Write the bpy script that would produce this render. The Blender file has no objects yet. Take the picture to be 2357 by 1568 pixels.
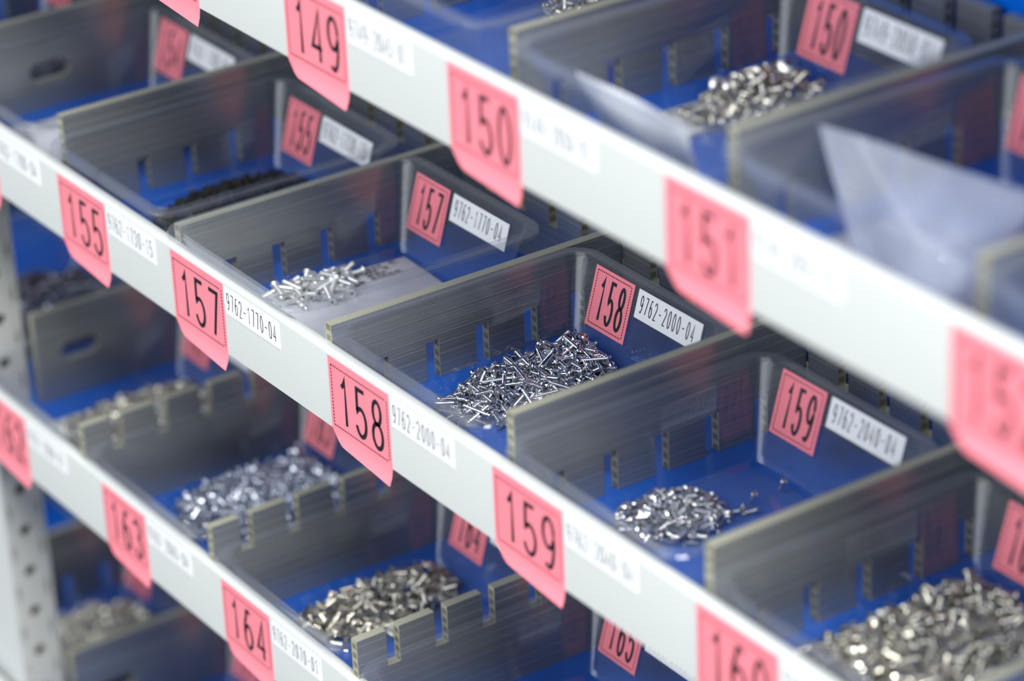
import bpy, math, random
import numpy as np
from mathutils import Vector, Matrix

S = 0.001            # everything below is measured in millimetres
OZ = 0.70            # height of the middle shelf's rail line above the ground, metres
scene = bpy.context.scene
COL = scene.collection

# ------------------------------------------------------------------ camera
cam_d = bpy.data.cameras.new('camera')
cam = bpy.data.objects.new('camera', cam_d)
COL.objects.link(cam)
scene.camera = cam
Rv = Vector((0.5694173, 0.82113026, -0.03884622))
Uv = Vector((-0.3507308, 0.28541155, 0.89192385))
Fv = Vector((-0.74347282, 0.49425231, -0.45051395))
m = Matrix.Identity(4)
for i in range(3):
    m[i][0] = Rv[i]; m[i][1] = Uv[i]; m[i][2] = -Fv[i]
m[0][3], m[1][3], m[2][3] = 679.339 * S, -389.533 * S, 394.323 * S + OZ
cam.matrix_world = m
cam_d.sensor_width = 36.0
cam_d.lens = 36.0 * 7491.0 / 2357.0
cam_d.clip_start = 0.02
cam_d.clip_end = 60
cam_d.dof.use_dof = True
cam_d.dof.focus_distance = 0.893
cam_d.dof.aperture_fstop = 8.6

# ------------------------------------------------------------------ light
world = bpy.data.worlds.new('world')
scene.world = world
world.use_nodes = True
wn = world.node_tree.nodes; wl = world.node_tree.links
wn.clear()
w_out = wn.new('ShaderNodeOutputWorld'); w_bg = wn.new('ShaderNodeBackground')
w_tc = wn.new('ShaderNodeTexCoord'); w_sep = wn.new('ShaderNodeSeparateXYZ')
w_up = wn.new('ShaderNodeMapRange'); w_fr = wn.new('ShaderNodeMapRange')
w_mul = wn.new('ShaderNodeMath'); w_mul.operation = 'MULTIPLY'
wl.new(w_tc.outputs['Generated'], w_sep.inputs[0])
wl.new(w_sep.outputs['Z'], w_up.inputs['Value'])
w_up.inputs['From Min'].default_value = -0.5; w_up.inputs['From Max'].default_value = 0.7
w_up.inputs['To Min'].default_value = 0.08; w_up.inputs['To Max'].default_value = 0.36
# broad bright patch added low in front of the rack, lighting the inner labels
w_dot = wn.new('ShaderNodeVectorMath'); w_dot.operation = 'DOT_PRODUCT'
w_dot.inputs[1].default_value = Vector((0.12, -0.90, 0.30)).normalized()
wl.new(w_tc.outputs['Generated'], w_dot.inputs[0]); wl.new(w_dot.outputs['Value'], w_fr.inputs['Value'])
w_fr.interpolation_type = 'SMOOTHSTEP'
w_fr.inputs['From Min'].default_value = 0.74; w_fr.inputs['From Max'].default_value = 0.97
w_fr.inputs['To Min'].default_value = 0.0; w_fr.inputs['To Max'].default_value = 3.4
w_mul.operation = 'ADD'
wl.new(w_up.outputs[0], w_mul.inputs[0]); wl.new(w_fr.outputs[0], w_mul.inputs[1])
wl.new(w_mul.outputs[0], w_bg.inputs['Strength'])
w_bg.inputs['Color'].default_value = (0.93, 0.97, 1.0, 1)
wl.new(w_bg.outputs[0], w_out.inputs[0])

def area(name, loc, target, sx, sy, power, color=(1, 1, 1)):
    d = bpy.data.lights.new(name, 'AREA'); d.shape = 'RECTANGLE'
    d.size = sx; d.size_y = sy; d.energy = power; d.color = color
    o = bpy.data.objects.new(name, d); COL.objects.link(o)
    o.location = Vector(loc) + Vector((0, 0, OZ))
    v = Vector(target) - Vector(loc)
    o.rotation_euler = v.to_track_quat('-Z', 'Y').to_euler()
area('ceiling_light', (1.15, -0.42, 1.3), (0.05, 0.02, 0.0), 0.8, 0.30, 50, (1.0, 0.99, 0.96))
area('ceiling_light', (-0.9, -1.6, 2.0), (0.0, 0.0, 0.0), 2.4, 0.3, 6, (0.97, 0.99, 1.0))

vs = scene.view_settings
vs.view_transform = 'Standard'; vs.look = 'None'; vs.gamma = 1; vs.use_curve_mapping = False
vs.exposure = 0.0
scene.display_settings.display_device = 'sRGB'
scene.cycles.transparent_max_bounces = 24
scene.cycles.max_bounces = 9
scene.cycles.caustics_reflective = False
scene.cycles.caustics_refractive = False

# ------------------------------------------------------------------ materials
def mat(name):
    k = bpy.data.materials.new(name); k.use_nodes = True
    nt = k.node_tree
    return k, nt, nt.nodes['Principled BSDF']

def plain(name, col, rough=0.5, metal=0.0, bump=0.0, bscale=300, coat=0.0, vary=0.0):
    k, nt, p = mat(name)
    p.inputs['Base Color'].default_value = (*col, 1)
    p.inputs['Roughness'].default_value = rough
    p.inputs['Metallic'].default_value = metal
    if coat: p.inputs['Coat Weight'].default_value = coat; p.inputs['Coat Roughness'].default_value = 0.08
    tc = nt.nodes.new('ShaderNodeTexCoord')
    if bump or vary:
        n = nt.nodes.new('ShaderNodeTexNoise'); n.inputs['Scale'].default_value = bscale
        n.inputs['Detail'].default_value = 4
        nt.links.new(tc.outputs['Object'], n.inputs['Vector'])
    if bump:
        b = nt.nodes.new('ShaderNodeBump'); b.inputs['Strength'].default_value = bump
        b.inputs['Distance'].default_value = 0.0005
        nt.links.new(n.outputs['Fac'], b.inputs['Height'])
        nt.links.new(b.outputs[0], p.inputs['Normal'])
    if vary:
        r = nt.nodes.new('ShaderNodeMix'); r.data_type = 'RGBA'
        r.inputs['A'].default_value = (*[c * (1 - vary) for c in col], 1)
        r.inputs['B'].default_value = (*[min(1, c * (1 + vary)) for c in col], 1)
        nt.links.new(n.outputs['Fac'], r.inputs['Factor'])
        nt.links.new(r.outputs['Result'], p.inputs['Base Color'])
    return k

M = {}
M['rail'] = plain('white_rail_paint', (0.565, 0.592, 0.587), 0.36, bump=0.03, bscale=900)
M['blue'] = plain('blue_shelf_plastic', (0.0, 0.135, 0.70), 0.3, bump=0.06, bscale=160, vary=0.12)
M['blue'].node_tree.nodes['Principled BSDF'].inputs['Specular IOR Level'].default_value = 0.25
M['post'] = plain('grey_post_paint', (0.52, 0.53, 0.50), 0.45, bump=0.05, bscale=400)
M['hole'] = plain('recess_shade', (0.02, 0.02, 0.018), 0.8)  # dark colour standing in for shade inside the screw recesses
M['pink'] = plain('pink_label_paper', (0.93, 0.25, 0.31), 0.42, coat=0.25, bump=0.05, bscale=120, vary=0.04)
M['white'] = plain('white_label_paper', (0.85, 0.87, 0.89), 0.4, coat=0.15)
M['ink'] = plain('black_ink', (0.012, 0.014, 0.022), 0.4)
M['darkred'] = plain('dark_dash_ink', (0.06, 0.008, 0.02), 0.5)
M['greyink'] = plain('faded_print', (0.16, 0.17, 0.19), 0.6)
M['paper'] = plain('paper_slip', (0.62, 0.64, 0.67), 0.6, bump=0.1, bscale=60, vary=0.05)

# extruded twin-wall divider board: fine ribs along its length, cells showing in its cut edges
def board():
    k, nt, p = mat('twin_wall_board')
    N = nt.nodes; L = nt.links
    tc = N.new('ShaderNodeTexCoord'); sep = N.new('ShaderNodeSeparateXYZ'); L.new(tc.outputs['Object'], sep.inputs[0])
    # streaks stretched along the board (u = x + y in object space), fast across z
    mp = N.new('ShaderNodeMapping'); mp.inputs['Scale'].default_value = (6, 6, 1500)
    L.new(tc.outputs['Object'], mp.inputs['Vector'])
    n1 = N.new('ShaderNodeTexNoise'); n1.inputs['Scale'].default_value = 1.0; n1.inputs['Detail'].default_value = 3
    L.new(mp.outputs[0], n1.inputs['Vector'])
    wv = N.new('ShaderNodeMath'); wv.operation = 'MULTIPLY'; wv.inputs[1].default_value = 2 * math.pi / 0.0031
    L.new(sep.outputs['Z'], wv.inputs[0])
    sn = N.new('ShaderNodeMath'); sn.operation = 'SINE'; L.new(wv.outputs[0], sn.inputs[0])
    pw = N.new('ShaderNodeMapRange'); pw.inputs['From Min'].default_value = 0.8; pw.inputs['From Max'].default_value = 1.0
    L.new(sn.outputs[0], pw.inputs['Value'])
    # colour
    c = N.new('ShaderNodeMix'); c.data_type = 'RGBA'
    c.inputs['A'].default_value = (0.22, 0.235, 0.23, 1); c.inputs['B'].default_value = (0.42, 0.435, 0.42, 1)
    L.new(n1.outputs['Fac'], c.inputs['Factor'])
    rb = N.new('ShaderNodeMix'); rb.data_type = 'RGBA'; rb.inputs['B'].default_value = (0.60, 0.61, 0.58, 1)
    rf = N.new('ShaderNodeMath'); rf.operation = 'MULTIPLY'; rf.inputs[1].default_value = 0.35; L.new(pw.outputs[0], rf.inputs[0])
    L.new(rf.outputs[0], rb.inputs['Factor']); L.new(c.outputs['Result'], rb.inputs['A']); c = rb
    # cut edges (normal along y in object space for slots, z for the top): olive-cream plastic with dark cells
    geo = N.new('ShaderNodeNewGeometry')
    vt = N.new('ShaderNodeVectorTransform'); vt.vector_type = 'NORMAL'; vt.convert_from = 'WORLD'; vt.convert_to = 'OBJECT'
    L.new(geo.outputs['True Normal'], vt.inputs[0])
    s2 = N.new('ShaderNodeSeparateXYZ'); L.new(vt.outputs[0], s2.inputs[0])
    ab = N.new('ShaderNodeMath'); ab.operation = 'ABSOLUTE'; L.new(s2.outputs['X'], ab.inputs[0])
    ed = N.new('ShaderNodeMath'); ed.operation = 'LESS_THAN'; ed.inputs[1].default_value = 0.6; L.new(ab.outputs[0], ed.inputs[0])
    aby = N.new('ShaderNodeMath'); aby.operation = 'ABSOLUTE'; L.new(s2.outputs['Y'], aby.inputs[0])
    isy = N.new('ShaderNodeMath'); isy.operation = 'GREATER_THAN'; isy.inputs[1].default_value = 0.6; L.new(aby.outputs[0], isy.inputs[0])
    cell = N.new('ShaderNodeMath'); cell.operation = 'GREATER_THAN'; cell.inputs[1].default_value = -0.2; L.new(sn.outputs[0], cell.inputs[0])
    cx_ = N.new('ShaderNodeMath'); cx_.operation = 'ABSOLUTE'; L.new(sep.outputs['X'], cx_.inputs[0])
    inn = N.new('ShaderNodeMath'); inn.operation = 'LESS_THAN'; inn.inputs[1].default_value = 0.00105; L.new(cx_.outputs[0], inn.inputs[0])
    f1 = N.new('ShaderNodeMath'); f1.operation = 'MULTIPLY'; L.new(cell.outputs[0], f1.inputs[0]); L.new(inn.outputs[0], f1.inputs[1])
    f2 = N.new('ShaderNodeMath'); f2.operation = 'MULTIPLY'; L.new(f1.outputs[0], f2.inputs[0]); L.new(isy.outputs[0], f2.inputs[1])
    ec = N.new('ShaderNodeMix'); ec.data_type = 'RGBA'
    ec.inputs['A'].default_value = (0.38, 0.38, 0.30, 1); ec.inputs['B'].default_value = (0.2, 0.19, 0.12, 1)
    L.new(f2.outputs[0], ec.inputs['Factor'])
    fc = N.new('ShaderNodeMix'); fc.data_type = 'RGBA'
    L.new(ed.outputs[0], fc.inputs['Factor']); L.new(c.outputs['Result'], fc.inputs['A']); L.new(ec.outputs['Result'], fc.inputs['B'])
    L.new(fc.outputs['Result'], p.inputs['Base Color'])
    me = N.new('ShaderNodeMapRange'); me.inputs['To Min'].default_value = 0.6; me.inputs['To Max'].default_value = 0.05
    L.new(ed.outputs[0], me.inputs['Value']); L.new(me.outputs[0], p.inputs['Metallic'])
    p.inputs['Roughness'].default_value = 0.2
    # bump
    ad = N.new('ShaderNodeMath'); ad.operation = 'MULTIPLY_ADD'; ad.inputs[1].default_value = 0.6
    L.new(pw.outputs[0], ad.inputs[0]); L.new(n1.outputs['Fac'], ad.inputs[2])
    b = N.new('ShaderNodeBump'); b.inputs['Strength'].default_value = 0.35; b.inputs['Distance'].default_value = 0.00025
    L.new(ad.outputs[0], b.inputs['Height']); L.new(b.outputs[0], p.inputs['Normal'])
    return k
M['board'] = board()

def clear(name, haze, tint, rough, hazecol=(0.75, 0.8, 0.88), scratch=0.0):
    k = bpy.data.materials.new(name); k.use_nodes = True
    nt = k.node_tree; N = nt.nodes; L = nt.links; N.clear()
    o = N.new('ShaderNodeOutputMaterial')
    tr = N.new('ShaderNodeBsdfTransparent'); tr.inputs['Color'].default_value = (*tint, 1)
    gl = N.new('ShaderNodeBsdfGlossy'); gl.inputs['Roughness'].default_value = rough
    df = N.new('ShaderNodeBsdfDiffuse'); df.inputs['Color'].default_value = (*hazecol, 1)
    geo = N.new('ShaderNodeNewGeometry'); dt = N.new('ShaderNodeVectorMath'); dt.operation = 'DOT_PRODUCT'
    L.new(geo.outputs['Incoming'], dt.inputs[0]); L.new(geo.outputs['Normal'], dt.inputs[1])
    ab = N.new('ShaderNodeMath'); ab.operation = 'ABSOLUTE'; L.new(dt.outputs['Value'], ab.inputs[0])
    om = N.new('ShaderNodeMath'); om.operation = 'SUBTRACT'; om.inputs[0].default_value = 1.0; L.new(ab.outputs[0], om.inputs[1])
    p5 = N.new('ShaderNodeMath'); p5.operation = 'POWER'; p5.inputs[1].default_value = 5.0; L.new(om.outputs[0], p5.inputs[0])
    fr = N.new('ShaderNodeMath'); fr.operation = 'MULTIPLY_ADD'; fr.inputs[1].default_value = 0.95; fr.inputs[2].default_value = 0.04; L.new(p5.outputs[0], fr.inputs[0])
    tc = N.new('ShaderNodeTexCoord'); nz = N.new('ShaderNodeTexNoise'); nz.inputs['Scale'].default_value = 45; nz.inputs['Detail'].default_value = 5
    L.new(tc.outputs['Object'], nz.inputs['Vector'])
    b = N.new('ShaderNodeBump'); b.inputs['Strength'].default_value = 0.12; b.inputs['Distance'].default_value = 0.0006
    L.new(nz.outputs['Fac'], b.inputs['Height'])
    L.new(b.outputs[0], gl.inputs['Normal'])
    m1 = N.new('ShaderNodeMixShader'); hz = N.new('ShaderNodeMath'); hz.operation = 'MULTIPLY'; hz.inputs[1].default_value = haze * 2
    L.new(nz.outputs['Fac'], hz.inputs[0])
    p3 = N.new('ShaderNodeMath'); p3.operation = 'POWER'; p3.inputs[1].default_value = 3.0; L.new(om.outputs[0], p3.inputs[0])
    h2 = N.new('ShaderNodeMath'); h2.operation = 'MULTIPLY_ADD'; h2.inputs[1].default_value = 0.22; L.new(p3.outputs[0], h2.inputs[0]); L.new(hz.outputs[0], h2.inputs[2])  # whitish edge-on haze painted in for the bright highlights along rims
    L.new(h2.outputs[0], m1.inputs[0]); L.new(tr.outputs[0], m1.inputs[1]); L.new(df.outputs[0], m1.inputs[2])
    m2 = N.new('ShaderNodeMixShader'); L.new(fr.outputs[0], m2.inputs[0]); L.new(m1.outputs[0], m2.inputs[1]); L.new(gl.outputs[0], m2.inputs[2])
    L.new(m2.outputs[0], o.inputs[0])
    return k
M['clear'] = clear('clear_bin_plastic', 0.01, (0.97, 0.975, 0.985), 0.04)
M['film'] = clear('cloudy_bag_film', 0.8, (0.85, 0.87, 0.92), 0.16, (0.78, 0.80, 0.86))

M['bag'] = clear('milky_bag_film', 0.95, (0.85, 0.87, 0.92), 0.2, (0.88, 0.90, 0.94))
M['haze'] = clear('sheer_film', 0.25, (0.88, 0.9, 0.96), 0.12, (0.66, 0.70, 0.80))
def steel(name, col, rough):
    return plain(name, col, rough, metal=1.0, bump=0.04, bscale=2500)
M['zinc'] = steel('bright_zinc', (0.66, 0.68, 0.72), 0.13)
M['dullzinc'] = plain('dull_white_zinc', (0.80, 0.82, 0.83), 0.34, metal=0.75)
M['nickel'] = steel('warm_nickel', (0.62, 0.605, 0.54), 0.2)
M['bluezinc'] = steel('blue_zinc', (0.60, 0.64, 0.72), 0.15)
M['black'] = plain('black_oxide', (0.018, 0.018, 0.018), 0.42, metal=0.3)
M['gunmetal'] = steel('dark_steel', (0.22, 0.23, 0.27), 0.25)
M['washer'] = steel('bright_washer_head', (0.9, 0.88, 0.84), 0.3)

# ------------------------------------------------------------------ helpers
def mesh(name, verts, faces, mt, smooth=None):
    me = bpy.data.meshes.new(name)
    me.from_pydata([(x * S, y * S, z * S) for x, y, z in verts], [], faces)
    me.validate(); me.update()
    if mt: me.materials.append(mt)
    if smooth is not None:
        me.shade_smooth()
        me.set_sharp_from_angle(angle=math.radians(smooth))
    return me

def link(name, me, parent=None, loc=(0, 0, 0), label=None):
    o = bpy.data.objects.new(name, me)
    COL.objects.link(o)
    o.location = Vector(loc) * S + (Vector() if parent else Vector((0, 0, OZ)))
    if parent: o.parent = parent
    if label: o['label'] = label
    return o

def obj(name, verts, faces, mt, parent=None, loc=(0, 0, 0), smooth=None, label=None):
    return link(name, mesh(name, verts, faces, mt, smooth), parent, loc, label)

def thing(name, label, cat, loc=(0, 0, 0), group=None):
    o = bpy.data.objects.new(name, None); COL.objects.link(o)
    o.empty_display_size = 0.01
    o.location = Vector(loc) * S + Vector((0, 0, OZ))
    tag(o, label, cat, group)
    return o

def tag(o, label, cat, group=None):
    o['label'] = label; o['category'] = cat
    if group: o['group'] = group
    return o

def prism(poly, axis, a, b):
    """closed polygon (list of 2-D points) extruded along an axis from a to b"""
    n = len(poly); v = []
    for t in (a, b):
        for p, q in poly:
            v.append((t, p, q) if axis == 'x' else (p, t, q) if axis == 'y' else (p, q, t))
    f = [tuple(range(n))[::-1], tuple(range(n, 2 * n))]
    for i in range(n):
        j = (i + 1) % n; f.append((i, j, n + j, n + i))
    return v, f

def box(x0, x1, y0, y1, z0, z1):
    return prism([(x0, y0), (x1, y0), (x1, y1), (x0, y1)], 'z', z0, z1)

def join(parts):
    V = []; F = []
    for v, f in parts:
        k = len(V); V += list(v); F += [tuple(i + k for i in q) for q in f]
    return V, F

def _arc(cx, cy, rx, ry, a0, a1, n=14):
    return [(cx + rx * math.cos(math.radians(a0 + (a1 - a0) * k / n)), cy + ry * math.sin(math.radians(a0 + (a1 - a0) * k / n))) for k in range(n + 1)]
# narrow single-line gothic numerals in a unit box, as strokes
GLYPH = {
    '0': [_arc(0.5, 0.5, 0.5, 0.5, 90, 450, 28)],
    '1': [[(0.2, 0.80), (0.42, 0.87), (0.58, 1.0), (0.58, 0.0)]],
    '2': [_arc(0.5, 0.73, 0.48, 0.27, 165, -25, 14) + [(0.03, 0.0), (1.0, 0.0)]],
    '3': [_arc(0.47, 0.76, 0.43, 0.24, 160, -90, 14), _arc(0.45, 0.27, 0.53, 0.27, 90, -165, 16)],
    '4': [[(0.76, 0.0), (0.76, 1.0), (0.0, 0.27), (1.0, 0.27)]],
    '5': [[(0.94, 1.0), (0.14, 1.0), (0.1, 0.54)] + _arc(0.46, 0.30, 0.52, 0.30, 132, -160, 18)],
    '6': [_arc(0.56, 0.72, 0.42, 0.28, 50, 120, 6) + _arc(0.52, 0.42, 0.50, 0.42, 120, 180, 5) + _arc(0.5, 0.30, 0.48, 0.30, 180, 530, 22)],
    '7': [[(0.0, 1.0), (1.0, 1.0), (0.42, 0.0)]],
    '8': [_arc(0.5, 0.76, 0.40, 0.24, -90, 270, 22), _arc(0.5, 0.26, 0.5, 0.26, 90, 450, 24)],
    '9': [_arc(0.5, 0.70, 0.48, 0.30, 0, 350, 22) + _arc(0.48, 0.58, 0.50, 0.58, 0, -60, 6) + _arc(0.44, 0.28, 0.42, 0.28, -60, -130, 6)],
    '-': [[(0.05, 0.47), (0.95, 0.47)]],
}
def text_shape(s, W, H, t, gap):
    """stroked numerals filling W x H, stroke half-width t; returns flat verts and quads"""
    n = len(s); gw = (W - gap * (n - 1)) / n
    V = []; F = []
    for k, ch in enumerate(s):
        for line in GLYPH[ch]:
            pts = [(k * (gw + gap) + t + x * (gw - 2 * t), t + y * (H - 2 * t)) for x, y in line]
            m_ = len(pts); b = len(V)
            closed = math.dist(pts[0], pts[-1]) < 1e-6
            for i in range(m_):
                if closed and i in (0, m_ - 1): p0, p1 = pts[-2], pts[1]
                else: p0, p1 = pts[max(i - 1, 0)], pts[min(i + 1, m_ - 1)]
                q = pts[i]
                def unit(a, c):
                    d = math.dist(a, c); return ((c[0] - a[0]) / d, (c[1] - a[1]) / d) if d > 1e-9 else None
                d0 = unit(p0, q) or unit(q, p1); d1 = unit(q, p1) or d0
                nx, ny = -(d0[1] + d1[1]), d0[0] + d1[0]; l = math.hypot(nx, ny) or 1; nx /= l; ny /= l
                co = max(0.45, nx * -d0[1] + ny * d0[0]); w = t / co
                V += [(q[0] + nx * w, q[1] + ny * w), (q[0] - nx * w, q[1] - ny * w)]
            for i in range(m_ - 1):
                F.append((b + 2 * i, b + 2 * i + 1, b + 2 * i + 3, b + 2 * i + 2))
    return V, F

# ------------------------------------------------------------------ labels
# a label lives in its own plane: u to the right, w downward from its top edge; at(u, w, lift) gives the point
def flat_at(orig, tilt):
    ox, oy, oz = orig
    def at(u, w, h=0.0):
        return (ox + u, oy - w * math.sin(tilt) - h * math.cos(tilt), oz - w * math.cos(tilt) + h * math.sin(tilt))
    return at

def paper(at, W, outline, nw, thick=0.12, nu=6):
    """thin solid sheet; outline(u) gives how far down the sheet reaches at that u"""
    V = []; F = []
    for lay in (0, 1):
        for i in range(nu + 1):
            u = W * i / nu; H = outline(u)
            for j in range(nw + 1):
                V.append(at(u, H * j / nw, 0.02 + lay * thick))
    n = (nu + 1) * (nw + 1)
    def q(i, j, l): return l * n + i * (nw + 1) + j
    for i in range(nu):
        for j in range(nw):
            F.append((q(i, j, 1), q(i, j + 1, 1), q(i + 1, j + 1, 1), q(i + 1, j, 1)))
            F.append((q(i, j, 0), q(i + 1, j, 0), q(i + 1, j + 1, 0), q(i, j + 1, 0)))
    for i in range(nu):
        F.append((q(i, 0, 0), q(i, 0, 1), q(i + 1, 0, 1), q(i + 1, 0, 0)))
        F.append((q(i, nw, 0), q(i + 1, nw, 0), q(i + 1, nw, 1), q(i, nw, 1)))
    for j in range(nw):
        F.append((q(0, j, 0), q(0, j + 1, 0), q(0, j + 1, 1), q(0, j, 1)))
        F.append((q(nu, j, 0), q(nu, j, 1), q(nu, j + 1, 1), q(nu, j + 1, 0)))
    return V, F

def put_text(s, at, u0, u1, w0, w1, parent, name, mt, t=0.5, gap=1.0):
    v, f = text_shape(s, u1 - u0, w1 - w0, t, gap)
    return obj(name, [at(u0 + x, w1 - y, 0.17) for x, y in v], f, mt, parent)

def dashes(at, u0, u1, w0, w1, parent, step=1.0, t=0.26):
    V = []; F = []
    def quad(a, b, c, d):
        k = len(V); V.extend([at(a, c, 0.17), at(b, c, 0.17), at(b, d, 0.17), at(a, d, 0.17)]); F.append((k, k + 3, k + 2, k + 1))
    n = int((u1 - u0) / step)
    for i in range(n):
        a = u0 + i * step
        for w in (w0, w1): quad(a, a + step * 0.62, w - t, w + t)
    n = int((w1 - w0) / step)
    for i in range(n):
        a = w0 + i * step
        for u in (u0, u1): quad(u - t, u + t, a, a + step * 0.62)
    return obj('dashed_border', V, F, M['darkred'], parent)

def rail_labels(shelf, X, y, z0, num, code, w=30.0, hang=26.0, sc=1.0, cx=None, where=''):
    """the pink number label and the white part-number strip stuck on a front rail"""
    rnd = random.Random(int(num) * 7 + 1)
    curl = 2.2 + rnd.random() * 1.2
    def at(u, ww, h=0.0):
        c = max(0.0, ww - 22.3 * sc)
        return (X + u, y - h - 0.15 * c * c * 0.35 * curl / 3, z0 - ww)
    def outline(u):
        t = u / w
        return (hang - 0.8) * sc + 1.6 * t * sc - 3.6 * sc * max(0.0, 1 - t * 4.5) ** 2
    v, f = paper(at, w, outline, 12, nu=16)
    lab = obj('number_label', v, f, M['pink'], shelf, smooth=40,
              label='pink rail label printed %s%s' % (num, where))
    dashes(at, 1.4, w - 1.0, 2.4 * sc, 20.6 * sc, lab)
    put_text(num, at, 4.6, w - 3.2, 4.0 * sc, 19.4 * sc, lab, 'printed_number', M['ink'], 0.68, 2.0)
    if code:
        def at2(u, ww, h=0.0): return (X + w + 0.6 + u, y - h, z0 - 0.4 - ww)
        v, f = paper(at2, w, lambda u: 8.4 * sc, 1, nu=2)
        st = obj('part_number_label', v, f, M['white'], shelf, label='white rail strip printed %s' % code)
        put_text(code, at2, 1.2, w - 1.8, 1.5 * sc, 6.9 * sc, st, 'printed_code', M['ink'], 0.17, 0.75)

# ------------------------------------------------------------------ shelves
XL, XR = -430.0, 470.0
def make_shelf(floor_z, y, name_label, lip=10.0):
    """blue tray floor and back lip, white hemmed front rail; rail label line is 20 above the floor"""
    z0 = floor_z + 20.0
    t = thing('storage_shelf', name_label, 'shelf', (0, y, floor_z))
    v, f = box(XL, XR, 1.3, 114, -1.2, 0)
    v2, f2 = box(XL, XR, 112.6, 114, 0, lip)
    V, F = join([(v, f), (v2, f2)])
    obj('blue_tray', V, F, M['blue'], t, label='glossy blue shelf tray')
    # hemmed sheet-metal rail profile (y, z)
    pr = [(0, -22.25), (0, 0.0), (0.15, 0.7), (0.6, 1.25), (1.3, 1.5), (2.6, 1.5), (3.2, 1.3), (3.55, 0.8), (3.6, 0.2),
          (3.6, -2.0), (2.9, -2.0), (2.9, 0.1), (2.6, 0.55), (1.9, 0.6), (1.5, 0.2), (1.3, -0.4), (1.3, -21.4), (3.6, -21.4), (3.6, -22.25)]
    # triangulation-safe: build as strips between consecutive outer / inner points
    v, f = prism([(a, b + 20.0) for a, b in pr], 'x', XL, XR)
    obj('front_rail', v, f, M['rail'], t, smooth=35, label='white painted front rail')
    return t

shelf_top = make_shelf(195.0, -5.0, 'unseen white railed shelf added for shade above the row of bin 150')  # out of view, put in to block light from above the upper row
shelf_U = make_shelf(87.0, -2.5, 'upper shelf whose white rail carries pink labels 149 to 152', 45.0)
shelf_M = make_shelf(-20.0, 0.0, 'middle shelf whose white rail carries pink labels 155 to 160')
shelf_L = make_shelf(-127.5, 2.4, 'lower shelf whose white rail carries pink labels 162 to 164')
shelf_B = make_shelf(-262.0, 5.0, 'bottom shelf seen blurred under the 163 rail')

def shelf_labels(sh, y, floor, items, w, sc, hang):
    for X, num, code in items:
        rail_labels(sh, X, 0, 20.0, num, code, w, hang, sc)
shelf_labels(shelf_U, 0, 0, [(-76.0, '148', '9749-2040-01'), (-0.8, '149', '9749-2045-01'), (74.7, '150', '9749-2050-01'), (160.0, '151', '9749-2055-01'), (253.2, '152', None)], 29.5, 1.0, 26.5)
shelf_labels(shelf_M, 0, 0, [(-225.0, '154', '9762-1700-04'), (-151.9, '155', '9762-1730-15'), (-82.1, '157', '9762-1770-04'), (3.9, '158', '9762-2000-04'), (82.2, '159', '9762-2040-04'), (165.7, '160', '9762-2050-01')], 30.0, 1.0, 26.3)
shelf_labels(shelf_L, 0, 0, [(-231.2, '162', '9762-2060-01'), (-149.5, '163', '9762-2065-04'), (-73.9, '164', '9762-2070-01'), (8.0, '165', '9762-2080-01')], 28.2, 0.94, 26.5)

# ------------------------------------------------------------------ slotted boards
P = 16.413
TH = 3.0
def slotted(name, L, H, cuts, side, slot_len, gap, hole=None):
    """outline in (along, up); cuts = positions of slot centres; side = 'bottom' / 'top'"""
    pts = []
    if side == 'bottom':
        pts.append((0, 0))
        for c in cuts:
            pts += [(c - gap / 2 - 0.5, 0), (c - gap / 2, 0.8), (c - gap / 2, slot_len), (c + gap / 2, slot_len), (c + gap / 2, 0.8), (c + gap / 2 + 0.5, 0)]
        pts += [(L, 0), (L, H), (0, H)]
    else:
        pts += [(0, 0), (L, 0), (L, H)]
        for c in reversed(cuts):
            pts += [(c + gap / 2, H), (c + gap / 2, H - slot_len), (c - gap / 2, H - slot_len), (c - gap / 2, H)]
        pts.append((0, H))
    return pts

def board_mesh(name, rects, along):
    """board made of upright panels between slots: rects = (a0, a1, z0, z1); welded into one skin"""
    import bmesh
    bm = bmesh.new()
    A = sorted({r[0] for r in rects} | {r[1] for r in rects}); Z = sorted({r[2] for r in rects} | {r[3] for r in rects})
    fill = {}
    for i in range(len(A) - 1):
        for j in range(len(Z) - 1):
            ca = (A[i] + A[i + 1]) / 2; cz = (Z[j] + Z[j + 1]) / 2
            fill[i, j] = any(r[0] < ca < r[1] and r[2] < cz < r[3] for r in rects)
    vc = {}
    def v(i, j, s):
        k = (i, j, s)
        if k not in vc:
            p = (s * TH / 2, A[i], Z[j]) if along == 'y' else (A[i], s * TH / 2, Z[j])
            vc[k] = bm.verts.new([q * S for q in p])
        return vc[k]
    for (i, j), on in fill.items():
        if not on: continue
        for s in (1, -1):
            q = [v(i, j, s), v(i + 1, j, s), v(i + 1, j + 1, s), v(i, j + 1, s)]
            bm.faces.new(q if s > 0 else q[::-1])
        for di, dj, e in ((-1, 0, ((i, j), (i, j + 1))), (1, 0, ((i + 1, j), (i + 1, j + 1))), (0, -1, ((i, j), (i + 1, j))), (0, 1, ((i, j + 1), (i + 1, j + 1)))):
            if not fill.get((i + di, j + dj), False):
                (a, b), (c, d) = e
                bm.faces.new([v(a, b, 1), v(c, d, 1), v(c, d, -1), v(a, b, -1)])
    bmesh.ops.recalc_face_normals(bm, faces=bm.faces)
    me = bpy.data.meshes.new(name); bm.to_mesh(me); bm.free()
    me.materials.append(M['board'])
    return me

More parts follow.
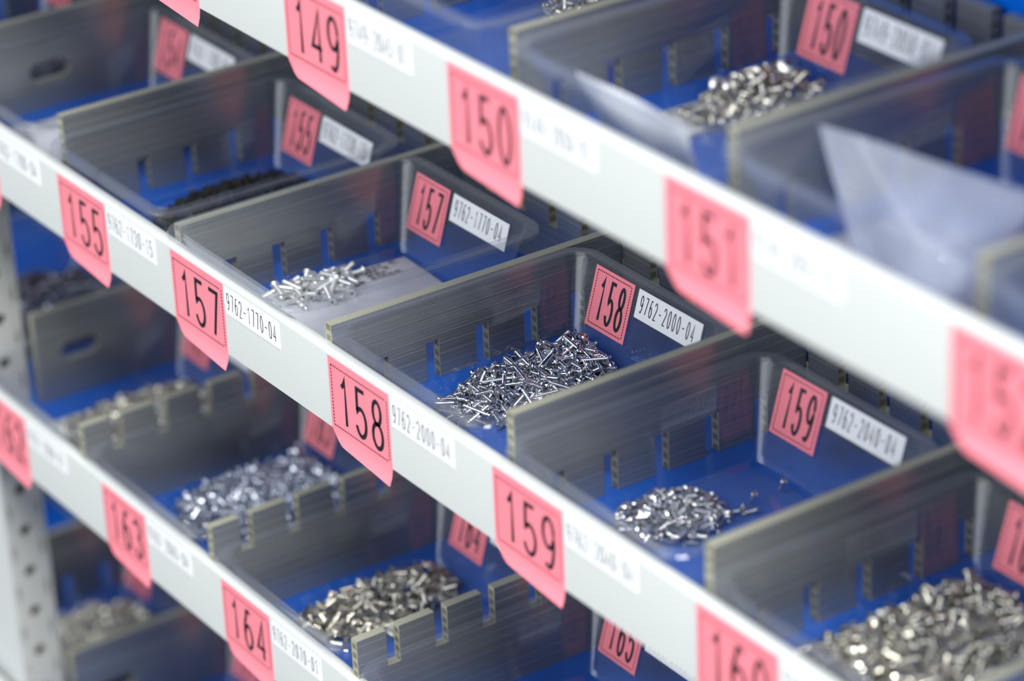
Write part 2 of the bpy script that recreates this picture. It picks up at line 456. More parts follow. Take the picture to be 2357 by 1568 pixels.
def divider(X, y0, floor, H, side, first, label, grp, kind='slots', yb=None, nslots=5, oval_z=14):
    L = yb - y0
    sl = 11.7; gap = 4.4
    rects = []
    if kind == 'slots':
        cuts = [first + k * P - y0 for k in range(nslots)]
        cuts = [c for c in cuts if 2.5 < c < L - 2.5]
        if side == 'bottom':
            rects.append((0, L, sl, H)); a = 0
            for c in cuts: rects.append((a, c - gap / 2, 0, sl)); a = c + gap / 2
            rects.append((a, L, 0, sl))
        else:
            rects.append((0, L, 0, H - sl)); a = 0
            for c in cuts: rects.append((a, c - gap / 2, H - sl, H)); a = c + gap / 2
            rects.append((a, L, H - sl, H))
    else:                                   # smooth board with a rounded finger hole
        c = 45 - y0; w2 = 7.5; h2 = 3.4; n = 12
        A = [-w2 + h2 * (1 - math.cos(math.pi * k / n)) / 1.0 for k in range(n // 2 + 1)]
        edges = A + [-a for a in reversed(A)]
        rects.append((0, c - w2, 0, H)); rects.append((c + w2, L, 0, H))
        for a, b in zip(edges[:-1], edges[1:]):
            m_ = abs((a + b) / 2); d = max(0.0, m_ - (w2 - h2)); h = math.sqrt(max(h2 * h2 - d * d, 0.05))
            rects.append((c + a, c + b, 0, oval_z - h)); rects.append((c + a, c + b, oval_z + h, H))
    o = link('shelf_divider', board_mesh('shelf_divider', rects, 'y'), None, (X, y0, floor + 0.05))
    tag(o, label, 'divider', grp)
    return o

def back_strip(floor, y, label):
    H = 26.5; sl = 11.7; gap = 4.4
    rects = [(XL, XR, 0, H - sl)]; a = XL
    k = math.ceil((XL + 3) / P)
    while k * P < XR - 3:
        rects.append((a, k * P - gap / 2, H - sl, H)); a = k * P + gap / 2; k += 1
    rects.append((a, XR, H - sl, H))
    o = link('slotted_back_strip', board_mesh('slotted_back_strip', rects, 'y'), None, (0, y + TH / 2, floor + 0.05))
    o.rotation_euler = (0, 0, -math.pi / 2)
    tag(o, label, 'back strip')

YB_U, YB_M, YB_L, YB_B = 105.0, 100.0, 97.5, 99.0
back_strip(87.0, YB_U, 'grey slotted strip along the back of the upper shelf')
back_strip(-20.0, YB_M, 'grey slotted strip along the back of the middle shelf')
back_strip(-127.5, YB_L, 'grey slotted strip along the back of the lower shelf')
back_strip(-262.0, YB_B, 'grey slotted strip along the back of the bottom shelf')

GM = 18.4
D = 'dividers standing between the bins'
divider(-82, 12, 87, 26.5, 'bottom', 23.4, 'grey slotted divider on the upper shelf left of bin 149', D, yb=YB_U)
divider(0, 12, 87, 26.5, 'bottom', 23.4, 'grey slotted divider on the upper shelf between bins 148 and 149', D, yb=YB_U)
divider(82, 11.5, 87, 26.5, 'bottom', 23.4, 'grey slotted divider on the upper shelf left of bin 150', D, yb=YB_U)
divider(164, 13, 87, 27.5, 'bottom', 27.0, 'grey slotted divider on the upper shelf right of bin 150', D, yb=YB_U)
divider(246, 12, 87, 27.5, 'bottom', 27.0, 'grey slotted divider on the upper shelf right of bin 151', D, yb=YB_U)
divider(-328, 6, -20, 32.6, 'bottom', GM, 'grey divider on the middle shelf at the far left edge', D, yb=YB_M)
divider(-246, 6, -20, 32.6, 'bottom', GM, 'smooth grey divider with oval finger hole left of bin 154', D, 'oval', yb=YB_M, oval_z=13)
divider(-164, 8.5, -20, 32.6, 'bottom', GM, 'tall grey slotted divider left of bin 155', D, yb=YB_M)
divider(-82, 2.8, -20, 26.5, 'bottom', GM, 'low grey slotted divider left of bin 157', D, yb=YB_M)
divider(0, 3.0, -20, 26.5, 'bottom', GM, 'low grey slotted divider left of bin 158', D, yb=YB_M)
divider(82, 6.0, -20, 32.6, 'bottom', GM + 0.6, 'tall grey slotted divider left of bin 159', D, yb=YB_M)
divider(164, 5.0, -20, 32.6, 'bottom', GM - 0.6, 'tall grey slotted divider left of bin 160', D, yb=YB_M)
divider(246, 5.0, -20, 32.6, 'bottom', GM, 'tall grey slotted divider right of bin 160', D, yb=YB_M)
divider(-400, 27, -127.5, 33.8, 'bottom', GM - 2, 'grey divider on the lower shelf left of the steel post', D, yb=YB_L)
divider(-246, 28, -127.5, 33.8, 'top', 16, 'smooth grey divider with oval finger hole left of bin 162', D, 'oval', yb=YB_L, oval_z=17)
divider(-164, 4, -127.5, 33.8, 'top', 16, 'grey divider with slots open at the top right of bin 162', D, yb=YB_L)
divider(-82, 4.2, -127.5, 33.8, 'top', 16, 'grey divider with slots open at the top left of bin 164', D, yb=YB_L)
divider(0, 4.0, -127.5, 33.8, 'top', 16, 'grey divider with slots open at the top right of bin 164', D, yb=YB_L)
divider(82, 4, -127.5, 33.8, 'top', 16, 'grey divider on the lower shelf right of bin 165', D, yb=YB_L)
divider(-246, 28, -262, 32.6, 'bottom', GM, 'grey divider on the bottom shelf right of the blurred grey screws', D, 'oval', yb=YB_B, oval_z=13)
divider(-328, 28, -262, 32.6, 'bottom', GM, 'grey divider on the bottom shelf behind the perforated post', D, yb=YB_B)
divider(-410, 28, -262, 32.6, 'bottom', GM, 'grey divider on the bottom shelf left of the post', D, yb=YB_B)
divider(-164, 8, -262, 32.6, 'bottom', GM, 'grey divider on the bottom shelf far under the 164 rail label', D, yb=YB_B)

# ------------------------------------------------------------------ clear bins
BW, BD = 74.0, 87.0
def rrect(x0, x1, y0, y1, r, n=8):
    p = []
    for cx, cy, a0 in ((x1 - r, y0 + r, -90), (x1 - r, y1 - r, 0), (x0 + r, y1 - r, 90), (x0 + r, y0 + r, 180)):
        for k in range(n + 1):
            a = math.radians(a0 + 90 * k / n); p.append((cx + r * math.cos(a), cy + r * math.sin(a)))
    return p
def make_bin_mesh():
    prof = [  # inset, z above the shelf, corner radius : inside bottom, up, over the rim, down the outside
        (15.5, 0.75, 2.0), (13.3, 0.9, 2.4), (12.1, 1.8, 2.8), (11.4, 3.4, 3.0), (7.9, 15.0, 3.4), (4.75, 25.8, 3.8), (4.3, 26.9, 4.6), (3.8, 27.3, 5.8), (3.2, 27.2, 6.3),
        (0.8, 27.1, 8.5), (0.2, 26.95, 9.0), (0.0, 26.5, 9.2), (0.1, 25.9, 9.1), (0.5, 25.9, 8.7), (0.8, 26.25, 8.4), (3.4, 26.3, 6.2), (3.95, 25.6, 5.7), (7.2, 14.8, 4.0), (10.7, 3.1, 3.6), (11.4, 1.2, 3.2), (13.0, 0.2, 2.6), (15.5, 0.05, 2.0)]
    V = []; F = []
    n = None
    for ins, z, r in prof:
        ring = rrect(ins, BW - ins, ins, BD - ins, r)
        n = len(ring); V += [(x, y, z) for x, y in ring]
    for k in range(len(prof) - 1):
        for i in range(n):
            j = (i + 1) % n
            F.append((k * n + i, k * n + j, (k + 1) * n + j, (k + 1) * n + i))
    F.append(tuple(range(n)))
    b = (len(prof) - 1) * n
    F.append(tuple(range(b + n - 1, b - 1, -1)))
    return mesh('bin_body', V, F, M['clear'], 40)
BIN = make_bin_mesh()
TILT = math.atan2(6.65, 22.4)

def make_bin(X, y, floor, num, code, label, lift=0.0, dl=0.0, dz=0.0):
    t = thing('parts_bin', label, 'bin', (X, y, floor + 0.05), 'clear plastic parts bins')
    t.rotation_euler = (-math.asin(lift / BD), 0, 0)      # the front may ride up on the rail
    t.location.z += lift * S
    link('bin_body', BIN, t, label='clear rimmed plastic tray')
    if num:
        # stuck on the inside of the back wall
        yw = BD - 4.77
        at = flat_at((10.5 + dl, yw + dz * 0.29, 25.75 + dz), TILT)
        v, f = paper(at, 17.8, lambda u: 17.4, 1, nu=1)
        lab = obj('number_label', v, f, M['pink'], t, label='pink inner label printed %s' % num)
        dashes(at, 1.2, 16.6, 1.1, 16.3, lab, 0.8, 0.18)
        put_text(num, at, 3.2, 15.3, 2.3, 15.2, lab, 'printed_number', M['ink'], 0.52, 1.0)
        if code:
            at = flat_at((30.2 + dl, yw + dz * 0.29, 25.6 + dz), TILT)
            v, f = paper(at, 28.4, lambda u: 8.2, 1, nu=1)
            st = obj('part_number_label', v, f, M['white'], t, label='white inner strip printed %s' % code)
            put_text(code, at, 1.6, 25.6, 1.3, 6.4, st, 'printed_code', M['ink'], 0.17, 0.75)
    return t
make_bin(4.0, 3.5, 87, '149', '9749-2045-01', 'clear bin behind pink rail label 149, open blue tray beside it')
make_bin(87.5, 3, 87, '150', '9749-2050-01', 'clear bin labelled 150 on the upper shelf', 0, 5.5)
make_bin(167.5, 3, 87, '151', '9749-2055-01', 'clear bin behind the blurred 151 rail label')
make_bin(249.5, 3, 87, '152', '9749-2060-01', 'clear bin behind the 152 rail label at the right edge')
make_bin(-326, 2, -20, '153', None, 'clear bin of dark screws at the top left corner')
make_bin(-243, 0, -20, '154', '9762-1700-04', 'clear bin lined with a cloudy bag, left of bin 155', 0, 0)
make_bin(-162, 0, -20, '155', '9762-1730-15', 'clear bin labelled 155 holding black screws', 0, 2.5, -1.8)
make_bin(-83.5, -3.4, -20, '157', '9762-1770-04', 'clear bin labelled 157 with white screws on a cloudy bag', 0.3, 1.4, -0.5)
make_bin(1.8, -1.2, -20, '158', '9762-2000-04', 'clear bin labelled 158 heaped with long silver screws', 0, 3.3, 0.7)
make_bin(84.0, -1.5, -20, '159', '9762-2040-04', 'clear bin labelled 159 with a small heap of tiny screws', 0.0, 3.0, 1.2)
make_bin(166.4, -1.0, -20, '160', '9762-2050-01', 'clear bin behind rail label 160 full of short nickel screws', 0.0, 6)
make_bin(-340, 10, -127.5, '161', None, 'blurred clear bin of dark screws behind the steel post')
make_bin(-243.5, 0.5, -127.5, '162', '9762-2060-01', 'clear bin behind rail label 162 with screws on white paper')
make_bin(-161.5, 0.5, -127.5, '163', '9762-2065-04', 'clear bin behind rail label 163 heaped with bluish screws')
make_bin(-79.5, 0.5, -127.5, '164', '9762-2070-01', 'clear bin behind rail label 164 heaped with nickel screws', 0, 5)
make_bin(2.5, 0.5, -127.5, '165', '9762-2080-01', 'clear bin labelled 165 at the bottom edge', 0, 2)
make_bin(-324, 8, -262, '168', None, 'clear bin of grey screws on the bottom shelf beside the post')
make_bin(-242, 8, -262, '169', None, 'clear bin on the bottom shelf behind the 164 rail label')

# ------------------------------------------------------------------ screws
def lathe(prof, n, mtx=None):
    """prof = (radius, x along axis)"""
    V = []; F = []
    for r, x in prof:
        for k in range(n):
            a = 2 * math.pi * k / n; V.append((x, r * math.cos(a), r * math.sin(a)))
    for i in range(len(prof) - 1):
        for k in range(n):
            j = (k + 1) % n
            F.append((i * n + k, i * n + j, (i + 1) * n + j, (i + 1) * n + k))
    F.append(tuple(range(n))[::-1]); b = (len(prof) - 1) * n
    F.append(tuple(range(b, b + n)))
    return V, F

def screw_mesh(L, r, hr, hh, mt, kind='pan', n=10, pitch=0.42):
    """axis along x, tip at -L/2, top of head at +L/2; the head carries a cross recess painted as flat dark bars"""
    prof = [(r * 0.45, -L / 2), (r * 0.85, -L / 2 + 0.25)]
    x = -L / 2 + 0.35; end = L / 2 - hh
    k = 0
    while x < end - 0.1:
        prof.append((r if k % 2 else r * 0.86, x)); x += pitch / 2; k += 1
    prof.append((r * 0.95, end))
    if kind == 'pan':
        prof += [(hr * 0.96, end + 0.02), (hr, end + hh * 0.35), (hr * 0.88, end + hh * 0.75), (hr * 0.55, L / 2)]
    elif kind == 'flat':
        prof += [(hr, L / 2 - 0.15), (hr, L / 2)]
    else:
        prof += [(hr, end + 0.02), (hr, end + hh * 0.5), (hr * 0.5, L / 2)]
    v, f = lathe(prof, n)
    # cross recess: its shade painted as two flat dark bars on the crown
    s = hr * 0.42; t = hr * 0.13; x0 = L / 2 + 0.01; x1 = L / 2 + 0.03
    parts = [(v, f)]
    V, F = join(parts)
    me = mesh('screw', V, F, mt, 35)
    me.materials.append(M['hole'])
    b = len(V)
    vv = []; ff = []
    import bmesh
    bm = bmesh.new(); bm.from_mesh(me)
    for (a, c) in ((s, t), (t, s)):
        q = [bm.verts.new((x0 * S, y * S, z * S)) for y, z in ((-a, -c), (a, -c), (a, c), (-a, c))]
        fa = bm.faces.new(q); fa.material_index = 1
        x0 += 0.004
    bm.to_mesh(me); bm.free()
    return me

def heap(seed, cx, cy, rx, ry, n, L, r, hr, floor, base=0.9, bounds=None, rot=0.0, tilt=0.75, pw=0.75):
    """let n screws fall one by one on a growing height field; returns the resting poses, lowest first"""
    rnd = np.random.RandomState(seed); cell = 0.45
    x0, x1, y0, y1 = bounds
    nx = int((x1 - x0) / cell) + 1; ny = int((y1 - y0) / cell) + 1
    H = np.full((nx, ny), base, float)
    s = np.linspace(-L / 2, L / 2, 9); out = []; SL = np.array([-0.8, -0.55, -0.35, -0.2, -0.1, 0, 0.1, 0.2, 0.35, 0.55, 0.8])
    cr, sr = math.cos(rot), math.sin(rot)
    while len(out) < n:
        cand = None
        for trial in range(5):
            if trial < 2 or cand is None:
                a = rnd.rand() * 2 * math.pi; q = rnd.rand() ** pw
                u = q * rx * math.cos(a); v = q * ry * math.sin(a)
                x = cx + u * cr - v * sr; y = cy + u * sr + v * cr
            else:                                    # roll a little way off the best spot so far
                x = cand[1] + rnd.randn() * L * 0.35; y = cand[2] + rnd.randn() * L * 0.35
            th = rnd.rand() * 2 * math.pi; dx, dy = math.cos(th), math.sin(th)
            ex, ey = abs(dx) * L / 2 + hr, abs(dy) * L / 2 + hr
            x = min(max(x, x0 + ex), x1 - ex); y = min(max(y, y0 + ey), y1 - ey)
            ix = np.clip(((x + s * dx - x0) / cell).astype(int), 0, nx - 1)
            iy = np.clip(((y + s * dy - y0) / cell).astype(int), 0, ny - 1)
            h = H[ix, iy]
            zz = np.max(h[None, :] - SL[:, None] * s[None, :], axis=1)
            zz = np.where(np.abs(SL) > tilt, 99, zz)
            b_ = int(np.argmin(zz + 0.05 * np.abs(SL)))
            dd = math.hypot((x - cx) / rx, (y - cy) / ry)
            score = zz[b_] + (0.9 * r * max(0, dd - 0.8) * 6)
            if cand is None or score < cand[0]: cand = (score, x, y, dx, dy, zz[b_], SL[b_])
        _, x, y, dx, dy, z, sl = cand
        sl += rnd.randn() * 0.07
        zc = z + r * 0.9
        k = 1 / math.sqrt(1 + sl * sl)
        d = Vector((dx * k, dy * k, sl * k))
        out.append((Vector((x, y, floor + zc)), d, rnd.rand() * 6.28))
        top = z + sl * s + 2 * r * 0.72
        for w in (-0.35, 0.35):
            jx = np.clip(((x + s * dx - dy * w - x0) / cell).astype(int), 0, nx - 1)
            jy = np.clip(((y + s * dy + dx * w - y0) / cell).astype(int), 0, ny - 1)
            np.maximum.at(H, (jx, jy), top)
    return out

def pose(p, d, roll):
    q = Vector((1, 0, 0)).rotation_difference(d).to_matrix().to_4x4()
    return Matrix.Translation(p * S + Vector((0, 0, OZ))) @ q @ Matrix.Rotation(roll, 4, 'X')

def pile(me, poses, keep, label, grp, stuff_label):
    poses = sorted(poses, key=lambda t: t[0].z)
    low, top = (poses[:-keep], poses[-keep:]) if len(poses) > keep else ([], poses)
    first = None
    for p, d, a in top:
        if first is None:
            o = bpy.data.objects.new('screw', me); first = o
            tag(o, label, 'screw', grp)
        else:
            o = first.copy()
        COL.objects.link(o)
        o.matrix_world = pose(p, d, a)
    if low:
        V = np.array([v.co[:] for v in me.vertices]); V = np.c_[V, np.ones(len(V))]
        F = [tuple(p.vertices) for p in me.polygons]
        A = []; B = []
        for i, (p, d, a) in enumerate(low):
            mm = np.array(pose(p, d, a)); A.append((V @ mm.T)[:, :3]); b = i * len(V)
            B += [tuple(k + b for k in f) for f in F]
        A = np.concatenate(A)
        m2 = bpy.data.meshes.new('screw_pile'); m2.from_pydata(A.tolist(), [], B); m2.update()
        m2.shade_smooth(); m2.set_sharp_from_angle(angle=math.radians(35))
        m2.materials.append(me.materials[0])
        o = bpy.data.objects.new('screw_pile', m2); COL.objects.link(o)
        tag(o, stuff_label, 'screws'); o['kind'] = 'stuff'

def bb(X, y): return (X + 12.2, X + BW - 12.2, y + 12.2, y + BD - 12.2)

s158 = screw_mesh(9.2, 0.66, 1.35, 0.9, M['zinc'])
pile(s158, heap(1, 24, 57, 13, 30, 480, 9.2, 0.74, 1.3, -20, bounds=bb(1.8, -1.2), pw=0.62), 110,
     'bright silver pan-head screw in the heap in bin 158', 'screws heaped in bin 158', 'lower layer of silver screws in bin 158')
s157 = screw_mesh(7.8, 0.85, 1.35, 0.7, M['dullzinc'], 'flat')
pile(s157, heap(2, -66, 36, 11, 14, 60, 7.8, 0.85, 1.2, -20, base=2.2, bounds=bb(-83.5, -3.4), pw=0.9), 62,
     'whitish zinc screw in the small pile in bin 157', 'screws on the bag in bin 157', 'lower layer of whitish screws in bin 157')
s159 = screw_mesh(4.0, 0.5, 0.95, 0.6, M['zinc'])
h159 = heap(3, 105.5, 37, 11, 14, 330, 3.6, 0.55, 0.9, -20, bounds=bb(84, -1.5), pw=0.7)
pile(s159, h159, 34, 'tiny silver screw in the small heap in bin 159', 'tiny screws heaped in bin 159', 'lower layer of tiny silver screws in bin 159')
for i, (x, y, dx, dy) in enumerate([(113.0, 52, 0.5, 0.8), (114, 54.5, -0.8, 0.6), (111.8, 50.5, 0.9, -0.2), (115.5, 55.5, 0.3, 0.9)]):
    o = bpy.data.objects.new('screw', s159); COL.objects.link(o)
    o.matrix_world = pose(Vector((x, y, -20 + 1.6)), Vector((dx, dy, 0.1)).normalized(), i)
    tag(o, 'tiny silver screw strayed just behind the heap in bin 159', 'screw', 'strays behind the heap in bin 159')
for x, y, lb in ((112.0, 59.0, 'single tiny screw standing up in bin 159, the one nearer the heap'), (111.5, 69.0, 'single tiny screw standing up in bin 159, the one nearer the pink label')):
    o = bpy.data.objects.new('screw', s159); COL.objects.link(o)
    o.matrix_world = pose(Vector((x, y, -20 + 0.9 + 1.75)), Vector((0.35, 0.12, 0.93)).normalized(), 0.4)
    tag(o, lb, 'screw')
s155 = screw_mesh(4.6, 0.75, 1.3, 0.8, M['black'])
pile(s155, heap(4, -130, 53, 18, 30, 420, 4.6, 0.75, 1.2, -20, bounds=bb(-162, 0), pw=0.6), 8,
     'small black screw in the heap in bin 155', 'black screws in bin 155', 'lower layer of black screws in bin 155')
s160 = screw_mesh(5.4, 0.85, 1.5, 0.9, M['nickel'])
pile(s160, heap(5, 193, 46, 29, 34, 1000, 5.4, 0.85, 1.4, -20, base=1.4, bounds=bb(166.4, -1), pw=0.55), 34,
     'short nickel screw in the big blurred heap in bin 160', 'screws heaped in bin 160', 'lower layer of nickel screws in bin 160')
s164 = screw_mesh(5.0, 0.8, 1.1, 0.7, M['nickel'], 'flat')
pile(s164, heap(6, -58, 46, 15, 27, 420, 5.0, 0.8, 1.1, -127.5, bounds=bb(-79.5, 0.5), pw=0.6), 24,
     'stubby nickel screw in the heap in bin 164', 'screws heaped in bin 164', 'lower layer of nickel screws in bin 164')
s163 = screw_mesh(4.8, 0.7, 1.3, 0.8, M['bluezinc'])
pile(s163, heap(7, -134, 56, 22, 33, 1150, 4.8, 0.7, 1.2, -127.5, bounds=bb(-161.5, 0.5), pw=0.55), 10,
     'bluish zinc screw in the heap in bin 163', 'screws heaped in bin 163', 'lower layer of bluish screws in bin 163')
s162 = screw_mesh(4.6, 0.8, 1.3, 0.8, M['nickel'])
pile(s162, heap(8, -208, 50, 18, 30, 420, 4.6, 0.8, 1.2, -127.5, base=2.0, bounds=bb(-243.5, 0.5), pw=0.6), 4,
     'nickel screw in the blurred heap on paper in bin 162', 'screws in bin 162', 'lower layer of nickel screws in bin 162')
s161 = screw_mesh(5.0, 0.9, 1.7, 0.9, M['gunmetal'])
pile(s161, heap(9, -303, 58, 26, 32, 1400, 5.0, 0.9, 1.5, -127.5, bounds=bb(-340, 10), pw=0.6), 3,
     'dark steel screw in the blurred bin behind the post', 'screws in bin 161', 'lower layer of dark screws in bin 161')
pile(s161, heap(10, -290, 48, 24, 28, 300, 5.0, 0.9, 1.5, -20, bounds=bb(-326, 2), pw=0.6), 3,
     'dark steel screw in the bin at the top left corner', 'screws in the top left bin', 'lower layer of dark screws in the top left bin')
s150 = screw_mesh(5.2, 0.8, 1.35, 0.9, M['nickel'])
pile(s150, heap(11, 108, 68, 11, 21, 240, 5.2, 0.8, 1.3, 87, base=1.2, bounds=bb(87.5, 3), pw=0.65), 14,
     'nickel screw in the heap in bin 150', 'screws heaped in bin 150', 'lower layer of nickel screws in bin 150')
sbig = screw_mesh(4.6, 0.9, 2.3, 0.7, M['washer'], 'washer', n=20)
for x, y, z, dx, dy in ((102.0, 58, 93.0, 0.45, -0.55), (105.5, 76, 94.6, 0.5, -0.45)):
    o = bpy.data.objects.new('screw', sbig); COL.objects.link(o)
    o.matrix_world = pose(Vector((x, y, z)), Vector((dx, dy, 0.6)).normalized(), 0)
    tag(o, 'wide bright-headed screw, %s of the two on the heap in bin 150' % ('nearer the rail' if y < 60 else 'nearer the label'), 'screw')
pile(s150, heap(12, 27, 72, 12, 9, 80, 5.2, 0.8, 1.3, 87, bounds=bb(4, 3.5), pw=0.7), 4,
     'nickel screw in the small heap at the top edge in bin 149', 'screws in bin 149', 'lower layer of nickel screws in bin 149')
pile(s162, heap(13, -286, 60, 24, 30, 1350, 4.6, 0.8, 1.2, -262, base=1.2, bounds=bb(-324, 8), pw=0.6), 4,
     'greyish screw in the blurred heap on the bottom shelf', 'screws on the bottom shelf', 'lower layer of screws on the bottom shelf')
pile(s161, heap(14, 33, 52, 18, 24, 140, 5.0, 0.9, 1.5, -127.5, bounds=bb(2.5, 0.5), pw=0.7), 3,
     'dark steel screw in bin 165 at the bottom edge', 'screws in bin 165', 'lower layer of dark screws in bin 165')

# ------------------------------------------------------------------ bags and paper
def sheet(name, x0, x1, y0, y1, z, mt, amp=1.2, seed=0, thick=0.25, nx=30, ny=30, skew=0.0, corner=0.0):
    rnd = np.random.RandomState(seed); K = [(rnd.randn() * 0.16, rnd.randn() * 0.16, rnd.rand() * 6.3, rnd.rand()) for _ in range(7)]
    V = []; F = []
    for lay in (0, 1):
        for i in range(nx + 1):
            for j in range(ny + 1):
                u = i / nx; w = j / ny
                x = x0 + (x1 - x0) * u + skew * w; y = y0 + (y1 - y0) * w
                if corner: y -= corner * u * u * w
                e = min(u, 1 - u, w, 1 - w) * 5
                hgt = sum(a4 * math.sin(a1 * x + a2 * y + a3) for a1, a2, a3, a4 in K) / 3
                V.append((x, y, z + max(0, amp * (0.5 + 0.5 * hgt)) * min(1, 0.35 + e) + lay * thick))
    n = (nx + 1) * (ny + 1)
    def q(i, j, l): return l * n + i * (ny + 1) + j
    for i in range(nx):
        for j in range(ny):
            F.append((q(i, j, 1), q(i + 1, j, 1), q(i + 1, j + 1, 1), q(i, j + 1, 1)))
            F.append((q(i, j, 0), q(i, j + 1, 0), q(i + 1, j + 1, 0), q(i + 1, j, 0)))
    for i in range(nx):
        F.append((q(i, 0, 0), q(i + 1, 0, 0), q(i + 1, 0, 1), q(i, 0, 1))); F.append((q(i, ny, 0), q(i, ny, 1), q(i + 1, ny, 1), q(i + 1, ny, 0)))
    for j in range(ny):
        F.append((q(0, j, 0), q(0, j, 1), q(0, j + 1, 1), q(0, j + 1, 0))); F.append((q(nx, j, 0), q(nx, j + 1, 0), q(nx, j + 1, 1), q(nx, j, 1)))
    return obj(name, V, F, mt, smooth=50)

def marks(parent, x, y, z, rows, seed):
    rnd = random.Random(seed); parts = []
    for r_ in range(rows):
        yy = y
        while yy < y + 16:
            w = 0.5 + rnd.random() * 1.6
            if rnd.random() < 0.75: parts.append(box(x + r_ * 2.1, x + r_ * 2.1 + 0.9, yy, yy + w, z, z + 0.05))
            yy += w + 0.5
    V, F = join(parts); obj('faded_print', V, F, M['greyink'], parent)

b = sheet('plastic_bag', -71, -24, 9.5, 70, -19.1, M['film'], 1.1, 3, 0.3, skew=3, corner=4)
tag(b, 'cloudy flat plastic bag lying under the screws in bin 157', 'bag'); marks(b, -66, 47, -17.6, 4, 2); marks(b, -73, 55, -17.6, 1, 5)
b = sheet('plastic_bag', -230.5, -182, 12.5, 74, -19.1, M['film'], 5.5, 8, 0.3)
tag(b, 'cloudy crumpled plastic bag lining bin 154', 'bag'); marks(b, -222, 40, -14.8, 3, 3)
def draped(name, P00, P10, P01, P11, mt, bulge, seed, n=26, thick=0.3):
    """crumpled film patch spanned by four corner points"""
    rnd = np.random.RandomState(seed); K = [(rnd.randn() * 6, rnd.randn() * 6, rnd.rand() * 6.3) for _ in range(6)]
    P00, P10, P01, P11 = map(Vector, (P00, P10, P01, P11)); V = []; F = []
    nrm = (P10 - P00).cross(P01 - P00).normalized()
    for lay in (0, 1):
        for i in range(n + 1):
            for j in range(n + 1):
                u = i / n; w = j / n
                p = P00 * (1 - u) * (1 - w) + P10 * u * (1 - w) + P01 * (1 - u) * w + P11 * u * w
                h = bulge * math.sin(math.pi * u) * math.sin(math.pi * w) + 0.35 * sum(math.sin(a * u + b_ * w + c) for a, b_, c in K)
                V.append(tuple(p + nrm * (h + lay * thick)))
    N_ = (n + 1) ** 2
    def q(i, j, l): return l * N_ + i * (n + 1) + j
    for i in range(n):
        for j in range(n):
            F.append((q(i, j, 1), q(i + 1, j, 1), q(i + 1, j + 1, 1), q(i, j + 1, 1))); F.append((q(i, j, 0), q(i, j + 1, 0), q(i + 1, j + 1, 0), q(i + 1, j, 0)))
        F.append((q(i, 0, 0), q(i + 1, 0, 0), q(i + 1, 0, 1), q(i, 0, 1))); F.append((q(i, n, 0), q(i, n, 1), q(i + 1, n, 1), q(i + 1, n, 0)))
        F.append((q(0, i, 0), q(0, i, 1), q(0, i + 1, 1), q(0, i + 1, 0))); F.append((q(n, i, 0), q(n, i + 1, 0), q(n, i + 1, 1), q(n, i, 1)))
    return obj(name, V, F, mt, smooth=60)
b = draped('plastic_bag', (120, 15.0, 88.6), (150, 15.0, 88.6), (112, 8.6, 113), (155, 8.6, 113), M['bag'], 0.8, 4)
tag(b, 'whitish plastic bag standing against the front wall of bin 150', 'bag')
b = sheet('plastic_bag', 179, 229, 14.5, 44, 88.2, M['film'], 4.5, 14, 0.3)
tag(b, 'whitish crumpled plastic bag lying flat in the front of bin 151', 'bag')
b = draped('plastic_bag', (203, 16, 92.5), (229, 17, 92.5), (170.5, 31.5, 113), (231, 42, 113), M['haze'], 1.5, 9)
tag(b, 'thin sheer plastic film leaning across bin 151', 'bag')
b = sheet('paper_slip', 96.2, 112, 20, 76, 87.9, M['paper'], 0.5, 4, 0.15)
tag(b, 'pale grey paper slip under the heap in bin 150', 'paper'); marks(b, 99, 34, 88.8, 1, 7)
b = sheet('paper_slip', 179, 212, 12, 73, -19.0, M['paper'], 0.7, 6, 0.15)
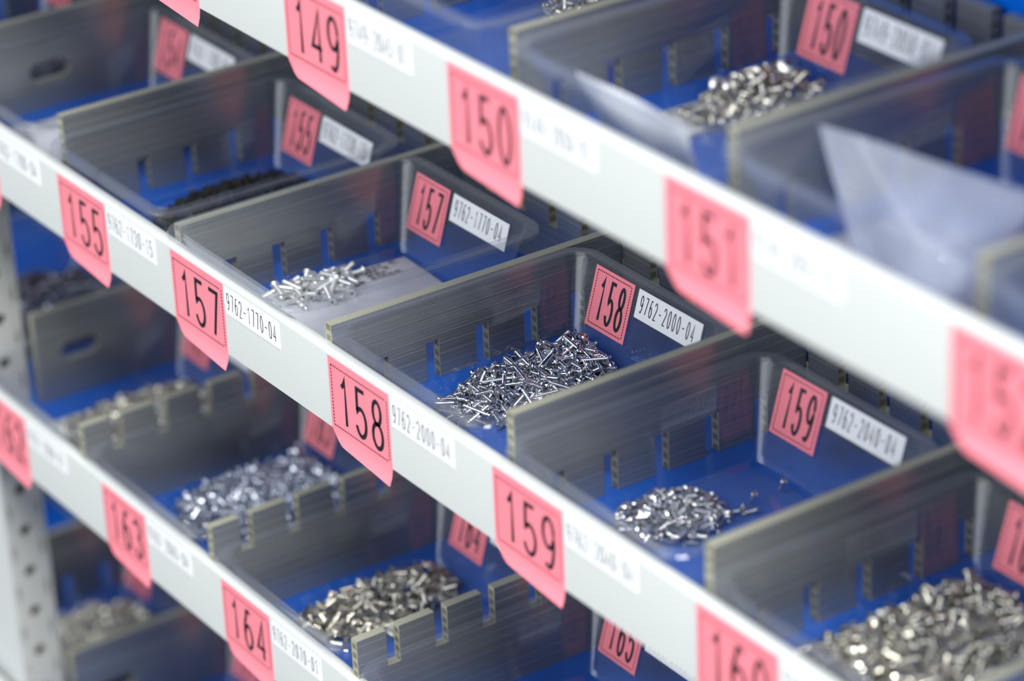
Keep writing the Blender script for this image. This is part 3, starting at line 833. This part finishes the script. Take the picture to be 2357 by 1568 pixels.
tag(b, 'pale paper slip under the heap in bin 160', 'paper')
b = sheet('paper_slip', -228, -198, 15, 76, -126.3, M['paper'], 1.2, 9, 0.15)
tag(b, 'white paper slip under the screws in bin 162', 'paper')

# ------------------------------------------------------------------ post
post = thing('rack_post', 'cream grey perforated steel post at the lower left', 'post', (-250, 11, -700))
def with_holes():
    # side face (+X) carries a row of round holes: ring of quads round every hole
    parts = []
    parts.append(box(-25, 0, 0, 1.6, 0, 900))              # front face
    parts.append(box(-25, -23.4, 1.6, 15.5, 0, 900))       # far side
    return join(parts)
v, f = with_holes()
obj('front_flange', v, f, M['rail'], post, label='pale front flange')
def side_face():
    z0, pitch, hw, r = 0.0, 16.6, 7.75, 2.3
    V = []; F = []
    nseg = 12
    def ring(x, cz):
        return [(x, hw + r * math.cos(2 * math.pi * k / nseg), cz + r * math.sin(2 * math.pi * k / nseg)) for k in range(nseg)]
    k = 0
    while z0 + (k + 1) * pitch <= 900:
        c = z0 + (k + 0.5) * pitch
        sq = []
        for s_ in range(nseg):
            a = 2 * math.pi * s_ / nseg; ca, sa = math.cos(a), math.sin(a)
            t = min((6.15) / max(abs(ca), 1e-6), (pitch / 2) / max(abs(sa), 1e-6))
            sq.append((hw + t * ca, c + t * sa))
        for x in (0.0, -1.6):
            b = len(V)
            V += ring(x, c); V += [(x, a, b_) for a, b_ in sq]
            for s_ in range(nseg):
                j = (s_ + 1) % nseg
                q = (b + s_, b + nseg + s_, b + nseg + j, b + j)
                F.append(q if x == 0 else q[::-1])
        b0 = len(V) - 4 * nseg
        for s_ in range(nseg):
            j = (s_ + 1) % nseg
            F.append((b0 + s_, b0 + j, b0 + 2 * nseg + j, b0 + 2 * nseg + s_))
        k += 1
    return V, F
v, f = side_face()
v2, f2 = box(-1.6, 0, 13.9, 15.5, 0, 900)
v3, f3 = box(-23.4, -1.6, 14.2, 15.5, 0, 900)
V, F = join([(v, f), (v2, f2), (v3, f3)])
obj('perforated_flange', V, F, M['post'], post, label='grey side flange with a row of round holes')
